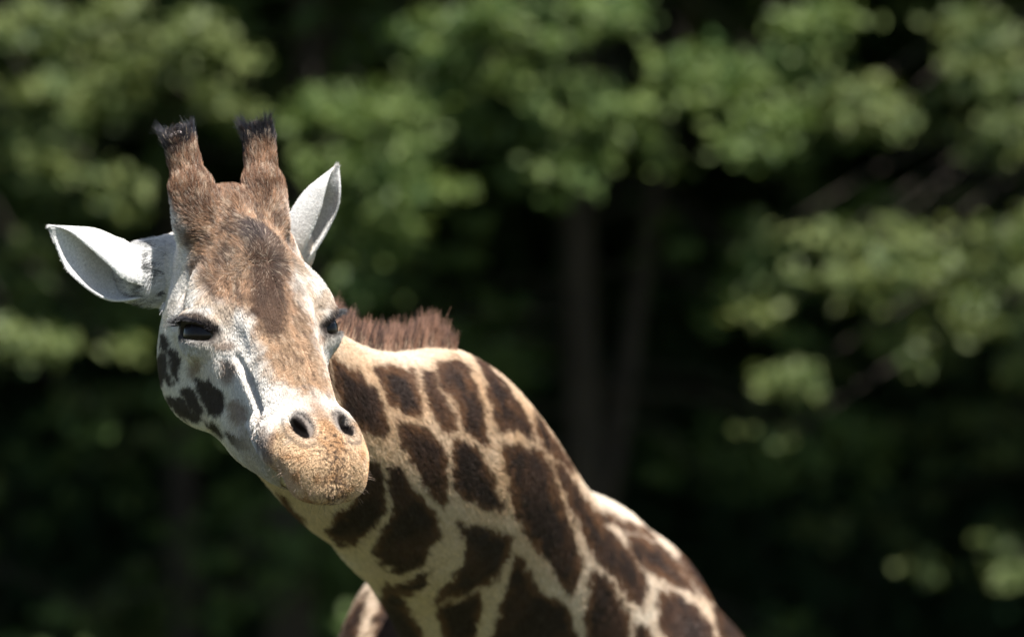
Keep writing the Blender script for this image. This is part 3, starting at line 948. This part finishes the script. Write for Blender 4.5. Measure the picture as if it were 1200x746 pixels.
def hair_object(name, roots, tips, mids, r0, r1, col, mat, parent, label=None):
    """tapered strands through root, two mid points and tip"""
    n = len(roots)
    pts = np.stack([roots, mids[0], mids[1], tips], 1).astype(np.float32)
    hc = bpy.data.hair_curves.new(name)
    hc.add_curves([4] * n)
    hc.position_data.foreach_set("vector", pts.ravel())
    ra = hc.attributes.get("radius") or hc.attributes.new("radius", 'FLOAT', 'POINT')
    r0 = np.broadcast_to(r0, n); r1 = np.broadcast_to(r1, n)
    ra.data.foreach_set("value", np.stack([r0, r0 * .95, (r0 + r1) * .5, r1], 1).astype(np.float32).ravel())
    ca = hc.attributes.new("tint", 'FLOAT_COLOR', 'CURVE')
    ca.data.foreach_set("color", np.hstack([col, np.ones((n, 1))]).astype(np.float32).ravel())
    hc.materials.append(mat)
    o = bpy.data.objects.new(name, hc)
    link(o, parent)
    if label: o["label"] = label
    return o


def strands(root, d0, d1, length, bend=.5):
    """root direction d0 turning towards d1"""
    L = length[:, None]
    m1 = root + L * .33 * d0
    m2 = m1 + L * .33 * (d0 * (1 - bend) + d1 * bend)
    tip = m2 + L * .34 * d1
    return m1, m2, tip





# --- short coat
tri = np.vstack([SF[:, [0, 1, 2]], SF[:, [0, 2, 3]]])
tc_ = SV[tri].mean(1)
area = .5 * np.linalg.norm(np.cross(SV[tri[:, 1]] - SV[tri[:, 0]], SV[tri[:, 2]] - SV[tri[:, 0]]), axis=1)
tn = unit(SN[tri].mean(1))
tv = unit(np.array([0, 0, CAM_Z]) - tc_)
fac = (tn * tv).sum(1)
near = sstep(9.75, 9.55, tc_[:, 1]); midd = sstep(10.9, 10.2, tc_[:, 1])
dens = 1e6 * (.07 + .16 * midd + .42 * near)
dens *= sstep(-.55, -.25, fac) * (tc_[:, 2] > 2.35) * (tc_[:, 1] < 12.2)
isear = tri[:, 0] >= len(BV)
dens[isear] = 1e6 * .30
num = rng.poisson(area * dens)
ti = np.repeat(np.arange(len(tri)), num)
n = len(ti)
b1, b2 = rng.random(n), rng.random(n)
fl = b1 + b2 > 1
b1[fl], b2[fl] = 1 - b1[fl], 1 - b2[fl]
b0 = 1 - b1 - b2
root = SV[tri[ti, 0]] * b0[:, None] + SV[tri[ti, 1]] * b1[:, None] + SV[tri[ti, 2]] * b2[:, None]
rn = unit(SN[tri[ti, 0]] * b0[:, None] + SN[tri[ti, 1]] * b1[:, None] + SN[tri[ti, 2]] * b2[:, None])
ear_m = isear[ti]
col = np.empty((n, 3))
col[~ear_m] = pigment(root[~ear_m], rn[~ear_m], 1.3)
em = np.where(ear_m)[0]
col[em] = SC[tri[ti[em], 0]]
# lie of the hair
hw = head_weight(root)
L = w2h(root)
f, u, x = L[:, 1], L[:, 2], L[:, 0]
flow_h = np.zeros((n, 3))
up_ = sstep(.03, -.04, f)
flow_h[:, 1] = 1 - 1.9 * up_
flow_h[:, 0] = np.sign(x) * .35 + (vnoise(root, 14) - .5) * 1.2
flow_h[:, 2] = -.35 * (1 - up_) + (vnoise(root + 9, 14) - .5) * .8
horn = sstep(.070, .085, u) * sstep(-.13, -.16, f)
flow_h = flow_h * (1 - horn[:, None]) + np.array((0, -.78, .62)) * horn[:, None]
jaw = sstep(-.03, -.07, u) * sstep(.2, .1, f)
flow_h = flow_h * (1 - jaw[:, None]) + np.array((0, -.2, -.9)) * jaw[:, None]
flow_h = flow_h @ HM.T
seg = np.abs(root[:, 1:2] - NP[None, :, 1]).argmin(1)
flow_n = NT[seg] * .8 + np.array((0, 0, -.55))
body_f = np.array((.1, .8, -.6))
bw = sstep(10.8, 11.1, root[:, 1])[:, None]
flow_n = flow_n * (1 - bw) + body_f * bw
flow = flow_n * (1 - hw[:, None]) + flow_h * hw[:, None]
if ear_m.any():
    flow[ear_m] = np.where((root[ear_m, 0] < -.45)[:, None], np.array((-.9, -.1, .3)), np.array((.4, 0, .9)))
qr = chart(root)
fluff = (~ear_m) & (hw > .5) & (((qr[:, 0] < 196) & (qr[:, 1] > 282) & (qr[:, 1] < 356)))
flow[fluff] = np.array((-.8, -.2, -.15))
flow += rng.normal(0, .16, (n, 3)) + (np.stack([vnoise(root, 60), vnoise(root + 3, 60), vnoise(root + 6, 60)], 1) - .5) * .9
T_ = unit(flow - rn * (flow * rn).sum(1)[:, None])
length = (.0105 - .0035 * hw) * rng.uniform(.7, 1.3, n)
fore = hw * sstep(.06, -.02, f) * sstep(.0, .04, u)
length *= 1 + .9 * fore + .5 * horn * hw
length = np.where(ear_m, .006 * rng.uniform(.6, 1.3, n), length)
length = np.where(fluff, .020 * rng.uniform(.5, 1.4, n), length)
col[fluff] = np.array((.70, .69, .67)) * np.where(vnoise(root[fluff], 120) > .60, .18, 1.0)[:, None]
muz = hw * sstep(.28, .33, f)
length *= 1 - .5 * muz
lift = (.30 + .16 * fore + .15 * horn * hw + .5 * muz)[:, None] + rng.normal(0, .07, (n, 1))
d0 = unit(T_ + rn * (lift * 1.6)); d1 = unit(T_ + rn * lift * .35)
# keep skin holes clear: nostrils and eye openings grow no hair
xb = np.abs(x - hbend(f))
bare = hw * (np.sqrt(((xb - .031) / .0140) ** 2 + ((f - .312) / .027) ** 2) < 1)
E_ = np.stack([xb, f, u], 1) - EYE_C
eye_bare = (np.sqrt((E_ @ EYE_AX[:, 0] / .016) ** 2 + (E_ @ EYE_AX[:, 1] / .042) ** 2) < 1) & (E_ @ EYE_AX[:, 2] > .0)
bald_ = np.linalg.norm(L - np.array((-.0700, -.2400, .1540)), axis=1) < .0135
keep = ~(bald_ | (bare > .5) | (eye_bare & (hw > .5)))
m1, m2, tip = strands(root, d0, d1, length)
col *= rng.uniform(.72, 1.28, (n, 1)) * (1 + fore[:, None] * rng.normal(0, .30, (n, 1)).clip(-.6, .9))
pale = (rng.random(n) < .10 * np.clip(fore + horn * hw, 0, 1))
col[pale] = np.array((.42, .33, .25)) * rng.uniform(.6, 1.1, (pale.sum(), 1))
col = np.clip(col, 0, .95)
rr = .00033 * rng.uniform(.7, 1.3, n) * (1 + .5 * sstep(9.7, 10.6, root[:, 1]))
coat = hair_object("short_coat", root[keep] - rn[keep] * .0006, tip[keep], (m1[keep], m2[keep]), rr[keep], rr[keep] * .35, col[keep], MAT_FUR, giraffe)
coat["kind"] = "stuff"
print("COAT", keep.sum(), "VERTS", len(SV))

# --- eyes
m_eye, nd, lk, b = new_mat("eye_dark")
b.inputs["Base Color"].default_value = (.012, .008, .006, 1); b.inputs["Roughness"].default_value = .07
b.inputs["Specular IOR Level"].default_value = .2
m_lash = coat_material("lash_hair", "tint", .4, .5, True)


def uv_sphere(c, r, nu=32, nv=20):
    V = [c + r * np.array((math.sin(math.pi * j / nv) * math.cos(2 * math.pi * i / nu), math.sin(math.pi * j / nv) * math.sin(2 * math.pi * i / nu), math.cos(math.pi * j / nv)))
         for j in range(nv + 1) for i in range(nu)]
    Q = [(j * nu + i, (j + 1) * nu + i, (j + 1) * nu + (i + 1) % nu, j * nu + (i + 1) % nu) for j in range(nv) for i in range(nu)]
    return np.array(V), np.array(Q)


def mir(v, s):
    v = np.array(v, float); v[..., 0] *= s
    return v


for s in (-1, 1):
    sh = np.array((float(hbend(EYE_C[1])), 0, 0))
    c = h2w(mir(EYE_C, s) + sh)
    V, Q = uv_sphere(c, EYE_R * HS)
    eye = mesh_obj("eye", V, Q, m_eye, giraffe)
    k = 280
    tt = rng.uniform(-1, 1, k)
    up = EYE_AX[:, 0] * LOWER
    ang = .0125 * np.sqrt(np.clip(1 - (tt * .97) ** 2, 0, 1))
    base = EYE_C + up * (ang + .001)[:, None] + EYE_AX[:, 1] * (tt * .030)[:, None]
    rad = base - EYE_C; hgt = np.sqrt(np.clip(.0365 ** 2 - (rad ** 2).sum(1), 0, 1))
    base = base + EYE_AX[:, 2] * hgt[:, None]
    fan = EYE_AX[:, 2] * .85 - up * .25 + EYE_AX[:, 1] * (tt * .5 - .25)[:, None] + rng.normal(0, .12, (k, 3))
    fan2 = fan - up * .10
    ll = rng.uniform(.012, .022, k) * (1 - .45 * tt)
    b_w, d0_, d1_ = h2w(mir(base, s) + sh), unit(mir(fan, s) @ HM.T), unit(mir(fan2, s) @ HM.T)
    m1, m2, tip = strands(b_w, d0_, d1_, ll * HS)
    hair_object("eyelashes", b_w, tip, (m1, m2), .00055, .00014, np.tile(np.array((.010, .009, .011)), (k, 1)) * rng.uniform(.6, 2, (k, 1)), m_lash, eye)

# --- horn tufts
for s in (-1, 1):
    a, bb = np.array((.0585 * s, -.218, .122)), np.array((.061 * s, -.243, .145))
    ax = unit((bb - a)[None])[0]
    k = 4200
    th = rng.uniform(0, 2 * np.pi, k); z = rng.uniform(0, 1, k)
    e1 = unit(np.cross(ax, (0, 1, .3))[None])[0]; e2 = np.cross(ax, e1)
    radial = np.cos(th)[:, None] * e1 + np.sin(th)[:, None] * e2
    base = a + (bb - a) * z[:, None] + radial * .0155
    flow = ax * 1.0 + radial * (.15 + .30 * z)[:, None] + rng.normal(0, .15, (k, 3))
    d1_ = unit(ax * .8 + radial * .35 + rng.normal(0, .2, (k, 3)) + np.array((.25 * s if s < 0 else -.25, 0, 0)))
    ll = rng.uniform(.014, .027, k) * (.6 + .6 * z) * (1 + .3 * np.sin(th * 3 + s))
    b_w = h2w(base)
    m1, m2, tip = strands(b_w, unit(flow @ HM.T), unit(d1_ @ HM.T), ll * HS)
    cc = np.tile(np.array((.012, .012, .017)), (k, 1)) * rng.uniform(.5, 2.2, (k, 1))
    cc = mix(cc, (.08, .04, .022), (rng.random(k) < .5 * (1 - z)) * .8)
    if s < 0:                                              # worn bald spot on one horn
        ok = np.linalg.norm(base - np.array((-.0700, -.2400, .1560)), axis=1) > .0175
        b_w, tip, m1, m2, cc = b_w[ok], tip[ok], m1[ok], m2[ok], cc[ok]
    hair_object("horn_tuft", b_w, tip, (m1, m2), .00032, .00010, cc, m_lash, giraffe)

# --- mane: short upright brush along the crest
cand = np.where((root[:, 1] < 10.9) & (root[:, 1] > 9.55) & (hw < .5) & ~ear_m)[0]
si = np.abs(((root[cand][:, None] - NP[None]) * NT[None]).sum(2)) + .5 * np.maximum(0, np.linalg.norm(root[cand][:, None] - NP[None], axis=2) - .25)
si = si.argmin(1)
NFa = np.array(NF)
rel = root[cand] - NP[si]
cl, cu = (rel * NFa[si][:, :, 0]).sum(1), (rel * NFa[si][:, :, 2]).sum(1)
pick = (np.abs(cl) < .013) & (cu > 0) & (si > 13) & (si < 38)
cand, si, cl = cand[pick], si[pick], cl[pick]
k = 11000
pk = rng.integers(0, len(cand), k)
b_w = root[cand[pk]] + rng.normal(0, .003, (k, 3)) - rn[cand[pk]] * .002
tt = si[pk]; ub, tb, lb = NFa[tt][:, :, 2], NT[tt], NFa[tt][:, :, 0]
clump = (np.stack([vnoise(b_w, 55), vnoise(b_w + 4, 55), vnoise(b_w + 8, 55)], 1) - .5)
ub = ub * .45 + np.array((-.02, 0, .6))
d0_ = unit(ub + lb * (cl[pk] * 8)[:, None] + rng.normal(0, .07, (k, 3)) + clump * .25)
d1_ = unit(ub + tb * .10 + rng.normal(0, .16, (k, 3)) + clump * .4)
short = rng.random(k) < .35
ll = (.040 + .034 * (vnoise(b_w, 70) - .5)) * rng.uniform(.35, 1.3, k) * sstep(12, 16, tt) * (.55 + .45 * sstep(38, 34, tt))
ll = np.where(short, ll * .5, ll) * (1 + .45 * np.exp(-((tt - 36) / 1.2) ** 2))
m1, m2, tip = strands(b_w, d0_, d1_, ll)
cc = mix(np.tile(np.array((.30, .165, .11)), (k, 1)), (.040, .026, .024), sstep(.40, .60, vnoise(b_w, 110)) * .9)
cc = np.where(short[:, None], np.array((.46, .33, .23)), cc) * rng.uniform(.6, 1.4, (k, 1))
hair_object("mane", b_w, tip, (m1, m2), .00042, .00012, cc, MAT_FUR, giraffe, "short upright reddish brown mane")

# --- whiskers: sparse stiff bristles on lips and chin
wk = np.where((hw > .9) & (f > .30) & (u < -.015) & (rng.random(n) < .007))[0]
if len(wk):
    k = len(wk)
    d0_ = unit(rn[wk] + rng.normal(0, .25, (k, 3)))
    d1_ = unit(d0_ + np.array((0, 0, -.35)))
    m1, m2, tip = strands(root[wk], d0_, d1_, rng.uniform(.008, .020, k))
    hair_object("whiskers", root[wk], tip, (m1, m2), .00022, .00007, np.tile(np.array((.10, .07, .05)), (k, 1)) * rng.uniform(.3, 4, (k, 1)), m_lash, giraffe)
